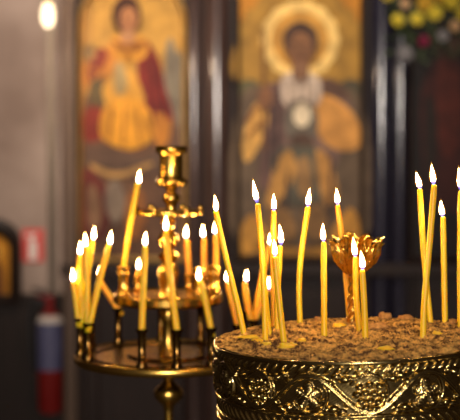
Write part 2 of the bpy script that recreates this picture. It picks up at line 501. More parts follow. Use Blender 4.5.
g.shape([(278, 160), (290, 150), (296, 172), (280, 200), (266, 206), (270, 182)], (204, 146, 72))
g.shape([(316, 150), (330, 160), (338, 196), (326, 206), (318, 180)], (196, 138, 70))
g.shape([(298, 160), (308, 158), (312, 186), (302, 198), (296, 180)], (160, 118, 72))
g.shape([(242, 226), (252, 214), (262, 224), (270, 240), (256, 252), (242, 252)], (208, 146, 60))
g.shape([(358, 220), (350, 208), (338, 220), (330, 238), (344, 252), (358, 252)], (204, 142, 58))
g.shape([(256, 240), (280, 246), (320, 246), (346, 240), (346, 252), (300, 256), (256, 252)], (170, 118, 44))
for fx, fy, dx, dy in ((246, 120, 10, -14), (248, 134, 14, -16), (324, 108, 20, 24), (330, 102, 22, 22), (322, 122, 16, 18)):
    g.shape([(fx, fy), (fx + 1.5, fy + 2), (fx + dx + 1.2, fy + dy + 2), (fx + dx, fy + dy)], (160, 100, 44))
for fx in (288, 296, 305, 312): g.shape([(fx, 82), (fx + 2, 82), (fx + 2.5, 104), (fx - .5, 104)], (150, 126, 110))
for fx, fy, dy in ((270, 100, 60), (277, 96, 70), (330, 160, 60), (286, 170, 40)):
    g.shape([(fx, fy), (fx + 2.5, fy), (fx + 1, fy + dy), (fx - 2, fy + dy)], (66, 44, 42))
g.shape([(270, 206), (290, 212), (296, 236), (276, 240), (266, 226)], (150, 108, 62)); g.shape([(304, 208), (322, 206), (328, 230), (314, 240), (302, 228)], (136, 98, 58))
g.rect(262, 30, 265.5, 150, (112, 70, 36))
g.shape([(258, 92), (270, 88), (272, 104), (260, 108)], (140, 92, 60))
g.oval(300, 41, 17.5, 18.5, (64, 42, 34))
g.oval(300, 49, 12.5, 17, (132, 88, 58))
for sx in (-1, 1): g.oval(300 + sx * 5, 45, 2.2, 1.2, (46, 28, 22))
g.oval(300, 51, 1.4, 4, (156, 108, 74)); g.oval(300, 58, 3.4, 1.1, (92, 44, 34))
g.shape([(294, 63), (306, 63), (308, 76), (300, 80), (292, 76)], (136, 94, 66))
g.build('painted_board', ic)
def rect_pts(x0, y0, x1, y1): return [(x1, y1), (x1, y0), (x0, y0), (x0, y1)]
put(frombm('frame', frame_mesh(rect_pts(236, -34, 364, 262), rect_pts(240, -30, 360, 257), YP - .005, .024), M['ebony'], None, False), ic)

# dark icon on the right
ic = thing('icon', 'dim dark icon of a figure in deep red below the yellow flowers', 'icon', (Q(444, 270, YP).x, YP, zb), 'icons set in the dark screen')
g = Painting(YP)
g.rect(412, -30, 476, 258, (30, 19, 16))
g.shape([(424, 80), (440, 56), (456, 60), (470, 84), (472, 200), (430, 200), (420, 120)], (62, 22, 16))
g.shape([(440, 60), (452, 56), (462, 90), (456, 150), (440, 150), (436, 96)], (84, 30, 18))
g.shape([(426, 100), (436, 110), (436, 170), (426, 176)], (40, 26, 20))
g.oval(450, 42, 17, 17, (66, 46, 26)); g.oval(450, 42, 8, 11, (44, 28, 20)); g.oval(450, 45, 6, 8, (84, 56, 40))
g.build('painted_board', ic)
put(frombm('frame', frame_mesh(rect_pts(408, -34, 480, 262), rect_pts(412, -30, 476, 257), YP - .005, .024), M['ebony'], None, False), ic)

# ---- small gold arched icon at the far left, in a thick dark frame
YW = YB - 0.03
ic = thing('small_icon', 'small arched gold icon in a thick dark frame on the plaster wall', 'icon', (Q(0, 300, YW).x, YB, Q(0, 300, YW).z))
g = Painting(YW)
g.shape(arch_pts(-24, 12, 232, 300, 16), (196, 130, 34), False)
g.shape([(-14, 300), (-14, 270), (-6, 258), (2, 270), (2, 300)], (120, 70, 30)); g.oval(-6, 252, 7, 8, (232, 176, 70)); g.oval(-6, 253, 4, 5.5, (112, 70, 42))
g.build('painted_board', ic)
put(frombm('frame', frame_mesh(arch_pts(-36, 21, 218, 304, 24), arch_pts(-22, 10, 234, 297, 15), YW - .002, .035), M['darkwood'], None, True, 30), ic)

# ---- fire point: red sign and extinguisher
YS = YB - 0.004
sg = thing('fire_sign', 'small red sign with a white symbol on the plaster wall', 'sign', (Q(33, 262, YB).x, YB, Q(33, 262, YB).z))
bm = bmesh.new(); lo, hi = bx(22, 229, 44, 262, YS, YB); add_box(bm, lo, hi, .001)
put(frombm('board', bm, M['signred'], None, False), sg)
def flat(pts, y0, y1, Y):
    bm = bmesh.new()
    a = [bm.verts.new((Q(x, y, Y).x, y0, Q(x, y, Y).z)) for x, y in pts]
    b = [bm.verts.new((Q(x, y, Y).x, y1, Q(x, y, Y).z)) for x, y in pts]
    bm.faces.new(a); bm.faces.new(list(reversed(b)))
    for k in range(len(pts)): bm.faces.new((a[k], b[k], b[(k + 1) % len(pts)], a[(k + 1) % len(pts)]))
    return bm
put(frombm('symbol', flat([(29, 260), (29, 243), (31, 240), (31, 237), (27, 238), (26, 235), (36, 233), (37, 236), (34, 237), (34, 240), (37, 243), (37, 260)], YS - .0015, YS, YS), M['white'], None, False), sg)

YE = YB - 0.10
ce = Q(50, 340, YE)
ex = thing('fire_extinguisher', 'red fire extinguisher with blue label hung on the dark wainscot', 'fire extinguisher', (ce.x, YE, Q(50, 412, YE).z))
r = 0.047
zt_, zb_ = Q(50, 311, YE).z, Q(50, 412, YE).z
H = zt_ - zb_
bm = bmesh.new()
add_lathe(bm, [(0, 0), (r * .8, 0), (r, .012), (r, H - .05), (r * .93, H - .03), (r * .7, H - .012), (.018, H), (.018, H + .012), (0, H + .012)], 32)
cyl = frombm('cylinder', bm, M['red'], ex, True, 50)
z1, z0 = Q(50, 322, YE).z - zb_, Q(50, 369, YE).z - zb_
bm = bmesh.new(); add_lathe(bm, [(r + .0008, z0), (r + .0008, z1)], 32, caps=False)
frombm('label', bm, M['label'], cyl)['label'] = 'blue printed label'
bm = bmesh.new(); add_lathe(bm, [(r * 1.002, z1), (r * 1.004, z1 + .008), (r * .99, H - .047), (r * .945, H - .03), (r * .8, H - .016)], 32, caps=False)
frombm('shoulder_band', bm, M['white'], cyl)['label'] = 'white shoulder band'
bm = bmesh.new()
add_lathe(bm, [(.014, H + .012), (.016, H + .03), (.016, H + .05), (.01, H + .055), (0, H + .055)], 16)
add_box(bm, (-.045, -.009, H + .05), (.012, .009, H + .06), .002)
valve = frombm('valve', bm, M['red'], ex, True, 40)
bm = bmesh.new()
add_tube(bm, [(0, 0, H + .06), (-.03, 0, H + .075), (-.065, 0, H + .085)], [.007, .007, .005], 10)
frombm('handle', bm, M['black'], valve)
bm = bmesh.new()
add_tube(bm, spline([(-.012, 0, H + .035), (-.05, -.01, H + .03), (-.072, -.01, H - .03), (-.066, -.01, H - .14), (-.06, -.005, H - .22)], 6), .008, 10)
frombm('hose', bm, M['black'], ex)
bm = bmesh.new()
add_box(bm, (-.02, r * .9, .1), (.02, YB - .03 - YE, H - .08), .002)
frombm('wall_bracket', bm, M['black'], ex, False)

# ---- hanging lamp, upper left
YL = 3.9
lc = Q(48, 15, YL)
lp = thing('pendant_lamp', 'small glowing oval lamp hanging before the plaster wall', 'lamp', (lc.x, YL, lc.z))
bm = bmesh.new()
add_lathe(bm, [(0, -.040), (.010, -.037), (.017, -.026), (.0205, -.008), (.019, .015), (.014, .032), (.010, .042), (0, .042)], 24)
frombm('glass_bulb', bm, M['bulb'], lp)
bm = bmesh.new(); add_lathe(bm, [(.013, .038), (.015, .05), (.013, .085), (.005, .095), (0, .095)], 20)
frombm('socket', bm, M['brass'], lp, True, 40)
bm = bmesh.new(); add_tube(bm, [(0, 0, .09), (0, 0, ZC - lc.z - .02)], .003, 8); add_lathe(bm, [(.04, ZC - lc.z - .03), (.045, ZC - lc.z)], 20)
frombm('cord', bm, M['black'], lp)

# ---- flowers over the right-hand icon
YFl = 4.40
fc = Q(430, 8, YFl)
fl = thing('flower_garland', 'bunch of yellow flowers fixed above the dark icon', 'flowers', (fc.x, YI - .02, fc.z))
def blossom(name, px, py, r, mat, lab):
    c = Q(px, py, YFl)
    bm = bmesh.new()
    for lay, (n, rr, lift) in enumerate(((11, 1.0, .15), (9, .72, .45), (6, .42, .7))):
        for k in range(n):
            a = 2 * PI * (k + .5 * lay) / n + random.uniform(-.1, .1)
            d = Vector((math.cos(a), 0, math.sin(a)))
            t = Vector((-math.sin(a), 0, math.cos(a)))
            pts = []
            for u, w, q in ((.12, .10, 0), (.45, .22, .6), (.8, .24, .8), (1.0, .06, .55)):
                base = d * (u * r * rr) + Vector((0, -1, 0)) * (r * lift * q)
                pts.append((base - t * w * r, base + t * w * r))
            vs = [(bm.verts.new(p), bm.verts.new(q)) for p, q in pts]
            for s0, s1 in zip(vs, vs[1:]): bm.faces.new((s0[0], s0[1], s1[1], s1[0]))
    add_lathe(bm, [(0, -.1 * r), (.25 * r, 0), (.28 * r, .3 * r), (.15 * r, .55 * r), (0, .6 * r)], 12, mat=Matrix.Rotation(PI / 2, 3, 'X'))
    rot = Matrix.Rotation(random.uniform(-.35, .35), 4, 'X') @ Matrix.Rotation(random.uniform(-.4, .4), 4, 'Z')
    bm.transform(Matrix.Translation(c) @ rot)
    o = frombm(name, bm, mat, None); o['label'] = lab
    put(o, fl)
for px, py, r, mat, lab in ((398, 20, 7, 'yellow', 'yellow flower'), (417, 19, 7, 'yellow', 'yellow flower'), (405, 4, 5.5, 'peach', 'peach flower'),
                            (425, 3, 9, 'orange', 'amber flower'), (435, 13, 8, 'yellow', 'yellow flower'), (452, 1, 9, 'yellow', 'yellow flower'),
                            (441, -4, 7, 'orange', 'amber flower'), (424, 41, 6, 'crimson', 'crimson flower'), (443, 36, 6, 'greypetal', 'greyish white flower'),
                            (455, 26, 6, 'peach', 'peach flower'), (405, 54, 9, 'greypetal', 'greyish white flower'), (464, 14, 7, 'yellow', 'yellow flower'),
                            (388, -6, 7, 'yellow', 'yellow flower')):
    blossom('flower', px, py, r * YFl / F, M[mat], lab)
bm = bmesh.new()
for k in range(90):
    px, py = random.uniform(390, 468), random.uniform(-12, 60)
    c = Q(px, py, YFl + random.uniform(.015, .06))
    a = random.uniform(0, 2 * PI); l = random.uniform(.025, .05)
    d = Vector((math.cos(a), random.uniform(-.5, .3), math.sin(a))).normalized(); t = d.cross(Vector((0, 1, 0))).normalized()
    p = [c, c + d * l * .45 + t * l * .22, c + d * l, c + d * l * .45 - t * l * .22]
    bm.faces.new([bm.verts.new(q) for q in p])
put(frombm('foliage', bm, M['leafgreen'], None, False), fl)
bm = bmesh.new()
add_tube(bm, spline([Q(388, 8, YFl + .05), Q(405, 30, YFl + .05), Q(430, 40, YFl + .05), Q(455, 22, YFl + .05), Q(472, 0, YFl + .05)], 6), .008, 8)
for x, y in ((405, 30), (455, 22)): add_tube(bm, [Q(x, y, YFl + .05), Q(x, y, YI)], .004, 6)
put(frombm('stem', bm, M['leafgreen'], None), fl)

# ------------------------------------------------------------------ sand vessel
D0 = 1.10
VC = P(353, 337.3, D0)
VR = 0.126
TILT = -math.atan(0.034)
VM = Matrix.Translation(VC) @ Matrix.Rotation(TILT, 4, 'Y')
VMI = VM.inverted()
ves = thing('sand_vessel', 'round embossed dark brass vessel full of sand and candles', 'candle vessel', VC)
# embossed wall: heights in millimetres over the plain drum
NT, VMAX = 1760, 66.0
vv = np.linspace(0, VMAX, 150)
th = np.linspace(0, 2 * PI, NT, endpoint=False)
PITCHMM = 2 * PI * VR * 1000 / 16
TH, V = np.meshgrid(th, vv)
s = (TH - 0.0) / (2 * PI / 16)                        # 0 = a bunch of grapes facing the camera
s = np.where(s > 8, s - 16, s)
hh = np.zeros_like(V)
def ridge(d, w, h): return h * np.sqrt(np.clip(1 - (d / w) ** 2, 0, 1))
def dome(du, dv, r, h): return h * np.sqrt(np.clip(1 - (du * du + dv * dv) / (r * r), 0, 1))
VCN, AMP = 26.5, 15.0
vc_ = VCN + AMP * np.cos(PI * s)
slope = AMP * PI / PITCHMM * np.sin(PI * s)
dvine = np.abs(V - vc_) / np.sqrt(1 + slope ** 2)
hh = np.maximum(hh, ridge(dvine - .9, 1.5, 2.6)); hh = np.maximum(hh, ridge(dvine + .0, 1.0, 2.0))
k = np.round(s); du = (s - k) * PITCHMM; dv = V - VCN
even = (np.abs(k) % 2 < .5)
sgn = np.where(even, 1.0, -1.0)
rr = np.hypot(du, dv); ph = np.arctan2(dv * sgn, du)
# curling tendril: a ring that spirals in, open on one side
spir = 16.6 - .45 * (ph + PI)
hh = np.maximum(hh, np.where((ph > -2.7) & (ph < 2.3), ridge(np.abs(rr - spir), 1.3, 2.2), 0))
# bunches of grapes
gp = [(-6.5, -5), (0, -6.5), (6.5, -5.5), (-8.5, .5), (-2.8, -.5), (3.2, -.2), (9, 1), (-5.6, 5.2), (.2, 5.2), (5.8, 6), (-2.5, 10.0), (3.0, 10.4)]
for gx, gy in gp: hh = np.maximum(hh, np.where(even, dome((du - gx * 1.22) * .82, dv - gy * 1.12, 2.75, 3.0), 0))
# vine leaves
du2, dv2 = du + 1.0, dv + 1.0
phl = np.arctan2(du2, -dv2 + 3.0); rl = np.hypot(du2, dv2 - 3.0)
RL = 6.0 + 6.0 * np.abs(np.cos(2.5 * phl)) ** 0.7
leaf = np.where(rl < RL, 1.0 + 1.8 * np.sqrt(np.clip(1 - rl / RL, 0, 1)) * (0.35 + 0.65 * np.abs(np.cos(2.5 * phl))), 0)
leaf = leaf + np.where(rl < RL, .7 * (np.abs(np.sin(rl * 1.1 + 6 * np.abs(np.cos(2.5 * phl))))), 0)
hh = np.maximum(hh, np.where(~even, leaf, 0))
hh = np.maximum(hh, np.where(~even, ridge(np.abs(dv - 8.5 + 0.25 * du), 1.4, 2.0) * (np.abs(du) < 13), 0))
# buds and small leaves in the spandrels
k2 = np.floor(s); d3 = (s - k2 - .5) * PITCHMM
up = np.where(np.abs(k2) % 2 < .5, 1.0, -1.0)
for bxx, byy, br, bh in ((-5, -12, 3.4, 3.0), (2, -14.0, 2.8, 2.2), (7, -9, 2.4, 2.6), (-11, -12.5, 2.3, 2.2),
                         (5, 12, 3.4, 3.0), (-2, 14, 2.8, 2.2), (-7, 9, 2.4, 2.6), (11, 12.5, 2.3, 2.2)):
    a_ = np.hypot((d3 * up - bxx) * .8 + (V - VCN - byy) * .5, (V - VCN - byy) * 1.5 - (d3 * up - bxx) * .4)
    hh = np.maximum(hh, bh * np.sqrt(np.clip(1 - (a_ / (br * 1.35)) ** 2, 0, 1)))
# border of slanting leaves above, beads and the same border below
def slant(v0, v1, tiltk):
    mid = (v0 + v1) / 2
    q = (s * PITCHMM + (V - mid) * tiltk) / (PITCHMM / 6)
    q = np.abs(q - np.round(q)) * (PITCHMM / 6)
    env = np.clip(1 - ((V - mid) / ((v1 - v0) / 2)) ** 2, 0, 1)
    return ridge(q, 2.1, 1.0) * np.sqrt(env) * 1.5
hh = np.maximum(hh, slant(4.0, 10.5, .9))
hh = np.maximum(hh, slant(47.5, 57, -.9))
hh = np.maximum(hh, ridge(np.abs(V - 44.5), 1.3, 1.8))
hh = np.maximum(hh, ridge(np.abs(V - 59), 1.6, 2.0)); hh = np.maximum(hh, ridge(np.abs(V - 64), 2.2, 2.6))
hh = 1.35 * hh * np.clip((V - 3.0) / 1.0, 0, 1)
hh = hh + .10 * np.sin(TH * 130 + V * .9) * np.sin(V * 1.7 + TH * 60)
R_ = VR * 1000 - 2.0 - .02 * V + hh
ang = TH - PI / 2                                    # 0 faces the camera
X = R_ * np.cos(ang) / 1000; Y = R_ * np.sin(ang) / 1000; Z = -V / 1000
co = np.stack([X, Y, Z], -1).reshape(-1, 3)
nv = len(vv)
idx = np.arange(nv * NT).reshape(nv, NT); nx = np.roll(idx, -1, 1)
quads = np.stack([idx[:-1], idx[1:], nx[1:], nx[:-1]], -1).reshape(-1, 4)
me = bpy.data.meshes.new('embossed_wall')
me.from_pydata(co.tolist(), [], quads.tolist())
o = link('embossed_wall', me, M['olbrass'], ves); o.matrix_local = Matrix.Rotation(TILT, 4, 'Y')
o['label'] = 'dark brass wall embossed with vine scrolls and grapes'
bm = bmesh.new()
add_lathe(bm, [(VR - .0022, -.004), (VR - .0004, -.0032), (VR + .0004, -.0016), (VR, -.0002), (VR - .0010, .0002), (VR - .0022, -.0004), (VR - .0030, -.012)], 160, caps=False)
o = frombm('rim', bm, M['olbrass'], ves); o.matrix_local = Matrix.Rotation(TILT, 4, 'Y')
bm = bmesh.new()
add_lathe(bm, [(VR - .003, -.064), (VR - .004, -.072), (VR * .8, -.094), (VR * .45, -.108), (.03, -.115), (0, -.115)], 64, caps=False)
o = frombm('bowl_base', bm, M['olbrass'], ves); o.matrix_local = Matrix.Rotation(TILT, 4, 'Y')
zf = -VC.z
bm = bmesh.new()
add_lathe(bm, [(.04, -.104), (.045, -.118), (.028, -.14), (.022, -.2), (.034, -.24), (.022, -.28), (.020, -.6), (.032, -.66), (.022, -.7), (.025, zf + .12), (.06, zf + .07), (.15, zf + .03), (.16, zf + .012), (.16, zf)], 48)
frombm('pedestal', bm, M['olbrass'], ves, True, 50)

# ---- sand
def sandz(x, y):
    """sand height in the vessel's own frame"""
    r = math.hypot(x, y) / VR
    h = -0.0010 + 0.0025 * max(0, 1 - r * r)
    h += 0.0030 * mnoise.noise(Vector((x * 28, y * 28, 3.1))) * max(0.25, 1 - r * .7)
    h += 0.0034 * mnoise.noise(Vector((x * 90, y * 90, 1.7)))
    t = mnoise.noise(Vector((x * 330, y * 330, 7.7)))
    h += 0.0036 * (abs(t) - .22) + 0.0016 * mnoise.noise(Vector((x * 480, y * 480, 4)))
    return h * (1 if r < .93 else max(0.25, (1 - r) / .07)) + .0007
verts, faces = [(0, 0, sandz(0, 0))], []
NR, NA = 190, 760
for i in range(1, NR + 1):
    r = (VR - .0027) * i / NR
    for j in range(NA):
        a = 2 * PI * j / NA
        x, y = r * math.cos(a), r * math.sin(a)
        verts.append((x, y, sandz(x, y)))
for j in range(NA): faces.append((0, 1 + j, 1 + (j + 1) % NA))
for i in range(NR - 1):
    b0 = 1 + i * NA
    for j in range(NA):
        q = (j + 1) % NA
        faces.append((b0 + j, b0 + NA + j, b0 + NA + q, b0 + q))
for n_ in M['sand'].node_tree.nodes:
    if n_.type == 'VALTORGB': n_.color_ramp.elements[0].position, n_.color_ramp.elements[1].position = .38, .60
me = bpy.data.meshes.new('sand'); me.from_pydata(verts, [], faces)
o = link('sand', me, M['sand']); o.matrix_world = VM
tag(o, 'rough brown sand filling the brass vessel to its rim', 'sand', kind='stuff')

def hit_sand(px, py, rmax=.116):
    """where the view through a pixel meets the sand, in the world"""
    for step in range(60):
        r = ray(px, py + .4 * step)
        h = VMI @ CP; dr = VMI.to_3x3() @ r
        d = 0.9
        while d < 1.35:
            l = h + dr * d
            q = math.hypot(l.x, l.y)
            if q <= rmax and l.z <= sandz(l.x, l.y):
                l.z = sandz(l.x, l.y)
                return VM @ l
            if q > VR and d > 1.1: break
            d += .0006
    raise ValueError((px, py))

# ------------------------------------------------------------------ candles
def depth_of(p): return (p - CP).dot(FW)
def candle(base, tops, ftip, fbase, rad, label, group, wax='wax', sink=.010, flen=None, fw=1.0, bow=None):
    """base: world point where it stands; tops: picture point of the wax top (same distance); flame from fbase to ftip (picture)."""
    d = depth_of(base)
    top = P(tops[0], tops[1], d)
    ax = (top - base).normalized()
    root = thing('beeswax_candle', label, 'candle', base, group)
    pts2 = [base - ax * sink, base]
    mids = [P(x, y, d) for x, y in (bow or [])]
    if mids:
        cur = spline([tuple(base)] + [tuple(m) for m in mids] + [tuple(top)], 8)
        ptsw = [base - (Vector(cur[1]) - base).normalized() * sink] + [Vector(c) for c in cur]
    else:
        side = Vector((ax.z, 0, -ax.x)) * random.uniform(-.0012, .0012)
        ptsw = [base - ax * sink] + [base.lerp(top, i / 14) + side * math.sin(PI * i / 14) for i in range(15)]
    tdir = (ptsw[-1] - ptsw[-2]).normalized()
    n = len(ptsw)
    rads = [rad * (1.03 + .03 * math.sin(i * 1.9 + n)) for i in range(n)]
    rads[-1] = rad * .92
    # softened, melted tip
    ptsw += [top + tdir * rad * .35, top + tdir * rad * .55, top + tdir * rad * .6]
    rads += [rad * .72, rad * .4, rad * .12]
    bm = bmesh.new()
    add_tube(bm, [p - base for p in ptsw], rads, 14)
    stick = frombm('wax_stick', bm, M[wax], root)
    bt = P(ftip[0], ftip[1], d) - base
    bb = P(fbase[0], fbase[1], d) - base
    wt = top + tdir * rad * .4 - base
    fd = (bt - bb)
    bm = bmesh.new()
    wtip = bb + fd * .22
    add_tube(bm, [wt, wt.lerp(wtip, .5) + Vector((.0003, 0, 0)), wtip], [.0006, .0006, .0004], 6)
    frombm('wick', bm, M['wick'], stick)
    # flame
    L = fd.length; fr = .0027 * fw * (rad / .0028) ** .6
    bm = bmesh.new()
    lay = bm.verts.layers.float.new('along')
    prof = ((0, .10), (.05, .42), (.12, .68), (.22, .92), (.32, 1.0), (.45, .93), (.58, .76), (.70, .55), (.82, .34), (.92, .16), (1.0, .02))
    lean = Vector((random.uniform(-.06, .06) * L, 0, 0))
    flame = None
    for nm, k, t0, t1 in (('flame', .82, 0, .94), ('flame_mantle', 1.22, .04, 1.04)):
        bm = bmesh.new()
        lay = bm.verts.layers.float.new('along')
        rings = add_tube(bm, [bb + fd * (t0 + (t1 - t0) * t) + lean * math.sin(PI * t) * .6 for t, _ in prof], [fr * k * w for _, w in prof], 14)
        for (t, _), ring in zip(prof, rings):
            for v in ring: v[lay] = t
        o = frombm(nm, bm, M['flame' if k < 1 else 'mantle'], flame or root)
        flame = flame or o
    return root

RS = 0.0027
G1 = 'beeswax candles standing in the sand'
def sc(bp, tp, ft, fb, label, wax='wax', rad=RS, bow=None, fw=1.0):
    return candle(hit_sand(*bp), tp, ft, fb, rad, label, G1, wax, .012, bow=bow, fw=fw)
sc((244, 334), (215.8, 212.5), (214.6, 194), (216, 213), 'leftmost sand candle, long and leaning left out over the vessel edge', bow=[(238, 306), (226, 258)])
sc((265.3, 338), (257.9, 205), (252.8, 178.5), (257.5, 204), 'tallest candle of the tight cluster in the sand, flame bent to the left')
sc((274, 326), (273.8, 212.5), (273.4, 192.5), (273.8, 212), 'second tallest candle of the sand cluster, standing upright behind it', 'oldwax')
sc((269, 334), (262, 244.5), (261, 223), (262.2, 244), 'candle pressed against the right side of the tallest cluster candle')
sc((277.5, 328), (280.3, 247), (279.2, 223), (281, 246.5), 'cluster candle whose flame is furthest to the right, tip leaning right', bow=[(277.2, 300)])
sc((284, 343), (274.8, 258), (273.6, 238), (275, 257.5), 'front candle of the sand cluster, foot in a lump of yellow wax')
sc((300, 320), (308, 208), (310, 187), (307.6, 208), 'tall curved candle with a right-leaning tip, alone behind the cluster', bow=[(299, 290), (300.5, 262), (304.5, 230)])
sc((349.5, 320), (337.8, 206.5), (336.5, 187.5), (337.9, 206), 'long candle rising from behind the gilded leaf cup', 'oldwax')
sc((324.3, 334), (323.7, 243.5), (323, 222), (323.8, 243), 'straight candle standing in the sand left of the gilded leaf cup', bow=[(324, 290)])
sc((359.5, 331), (355.6, 258.5), (352.8, 236), (355.5, 258.5), 'left one of two short candles in front of the gilded leaf cup')
sc((365.3, 337), (362.3, 271.5), (360.5, 249.5), (362.5, 271), 'shortest sand candle, right one of two before the gilded leaf cup', fw=1.05)
sc((430.4, 322), (419.8, 190.5), (415.8, 171), (420.4, 190), 'crossed candle with its flame on the left and foot on the right')
sc((423, 336), (434.2, 186), (431.4, 162.5), (434, 186), 'tallest crossed candle with foot in front and flame to the right', bow=[(424.5, 300), (430, 238)])
sc((445, 320), (443.1, 218), (440.8, 199.5), (443, 217.5), 'straight candle just right of the two crossed candles')
sc((460.2, 326), (460.6, 192), (458.6, 166), (460.5, 191), 'rightmost sand candle, cut by the picture edge', rad=.0025)

# ---- wax drips and lumps on the sand
def blob(px, py, rx, ry, hgt, mat, label, cat, name, group):
    c = hit_sand(px, py, .118)
    bm = bmesh.new()
    bmesh.ops.create_icosphere(bm, subdivisions=3, radius=1)
    sd = random.uniform(0, 50)
    for v in bm.verts:
        n = 1 + .45 * mnoise.noise(v.co * 1.6 + Vector((sd, 0, 0))) + .2 * mnoise.noise(v.co * 4 + Vector((0, sd, 0)))
        v.co = Vector((v.co.x * rx * n, v.co.y * ry * n, v.co.z * hgt * (n if v.co.z > 0 else .5)))
    o = frombm(name, bm, M[mat]); o.location = c + Vector((0, 0, hgt * .15))
    tag(o, label, cat, group)
    return o
GW = 'melted wax on the sand'
for px, py, rx, ry, h, lab in (
        (249, 337.5, .009, .006, .0022, 'yellow wax drip near the left edge of the sand'),
        (257, 341, .006, .005, .002, 'wax drip between the left edge drip and the cluster foot'),
        (266, 345, .005, .005, .0022, 'wax drip in front of the tallest cluster candle'),
        (286, 348, .007, .005, .0032, 'yellow wax lump round the foot of the front cluster candle'),
        (293, 346, .004, .004, .0025, 'small wax crumb right of the lump at the front cluster candle'),
        (339, 327, .006, .006, .0030, 'bright yellow wax drop between the straight candle and gilded cup'),
        (302, 341, .004, .004, .002, 'wax spot on open sand between cluster and straight candle'),
        (386, 349, .007, .006, .0020, 'wax drip near the front rim, right of the short candles'),
        (437, 334, .004, .004, .0022, 'wax drop right of the foot of the crossed candles')):
    blob(px, py, rx, ry, h, 'drip', lab, 'wax drip', 'wax_drip', GW)
GL = 'sand lumps'
for px, py, rx, ry, h, lab in (
        (385, 317.5, .006, .006, .0045, 'round clod on the sand horizon behind the short candles'),
        (405, 318.5, .008, .006, .003, 'crumbly clod on the sand horizon left of the crossed candles'),
        (376, 328, .011, .008, .0045, 'largest clod, a sloping sand lump right of the short candles'),
        (454, 318, .006, .006, .003, 'clod at the far right of the sand horizon'),
        (318, 320, .004, .004, .003, 'little clod on the sand horizon left of the gilded cup')):
    blob(px, py, rx, ry, h, 'clod', lab, 'sand clod', 'sand_clod', GL)

# ------------------------------------------------------------------ gilded leaf cup in the middle of the sand
cb = hit_sand(351, 321, .10)
cup = thing('leaf_cup', 'gilded cup of curling acanthus leaves on a twisted stem in the sand', 'candle cup', cb)
dc = depth_of(cb)
pc = P(351, 318, dc); px_ = dc / F
Hs = (P(351, 272, dc) - cb).length
bm = bmesh.new()
for k in range(3):
    pts, rd = [], []
    for i in range(40):
        t = i / 39
        a = 2 * PI * (t * 2.2 + k / 3)
        rr_ = .0023
        pts.append((rr_ * math.cos(a) + .003 * t, rr_ * math.sin(a), -.012 + (Hs + .016) * t)); rd.append(.0026 + .0005 * math.sin(i))
    add_tube(bm, pts, rd, 8)
frombm('twisted_stem', bm, M['giltleaf'], cup)
bm = bmesh.new()
add_lathe(bm, [(.004, Hs - .004), (.0065, Hs), (.0065, Hs + .003), (.011, Hs + .007), (.016, Hs + .017), (.019, Hs + .028), (.0175, Hs + .028), (.0145, Hs + .017), (.006, Hs + .008), (0, Hs + .007)], 32, (.003, 0, 0))
frombm('bowl', bm, M['giltleaf'], cup)
def acanthus(a, R, H, wid, curl, seed):
    """one curling leaf leaning outwards, as a thick lobed sheet"""
    bm = bmesh.new()
    NU, NW = 26, 15
    def pt(u, v, off):
        r0 = .0065 + (R - .0065) * (1 - (1 - u) ** 2.3)
        z0 = Hs - .002 + (H + .004) * u ** 1.25
        if u > .78:
            q = (u - .78) / .22
            r0 += curl * .0022 * q ** 1.4; z0 -= curl * .0026 * q * q
        lob = .84 + .16 * abs(math.sin(u * PI * 3.3 + .5))
        w = wid * min(1.0, .5 + 1.4 * u) * lob
        if u > .86: w *= max(.18, math.sqrt(max(0.0, 1 - ((u - .86) / .145) ** 2)))
        rr_ = r0 - .0030 * v * v * (.25 + u) + .0022 * math.cos(v * 7.5) * min(1, u * 2) + .0003 * math.sin(u * 22 + abs(v) * 6 + seed) - off
        aa = a + v * w / max(r0, .009)
        z = z0 - .0025 * abs(v) ** 1.5 * u + .0014 * math.sin(seed * 3 + v * 5) * u + .0005 * math.sin(v * 14 + u * 9) * u
        return Vector((rr_ * math.cos(aa) + .003 + .0025 * u, rr_ * math.sin(aa), z))
    G = []
    for off in (0, .0011):
        G.append([[bm.verts.new(pt(i / (NU - 1), j / (NW - 1) * 2 - 1, off)) for j in range(NW)] for i in range(NU)])
    o_, n_ = G
    for i in range(NU - 1):
        for j in range(NW - 1):
            bm.faces.new((o_[i][j], o_[i][j + 1], o_[i + 1][j + 1], o_[i + 1][j]))
            bm.faces.new((n_[i][j], n_[i + 1][j], n_[i + 1][j + 1], n_[i][j + 1]))
        for j in (0, NW - 1): bm.faces.new((o_[i][j], o_[i + 1][j], n_[i + 1][j], n_[i][j]))
    for i in (0, NU - 1):
        for j in range(NW - 1): bm.faces.new((o_[i][j], n_[i][j], n_[i][j + 1], o_[i][j + 1]))
    frombm('leaf', bm, M['giltleaf'], cup, True, 70)
for k in range(8):
    acanthus(2 * PI * k / 8 - PI / 2 + .25, .0235 + .001 * math.sin(k * 2.3), .0360 + .0026 * math.cos(k * 1.7), .0100, 1.0 + .2 * math.sin(k * 1.3), k)
for k in range(8):
    acanthus(2 * PI * (k + .5) / 8 - PI / 2 + .25, .0222, .0300 + .001 * math.sin(k), .0085, 1.3, k + 11)

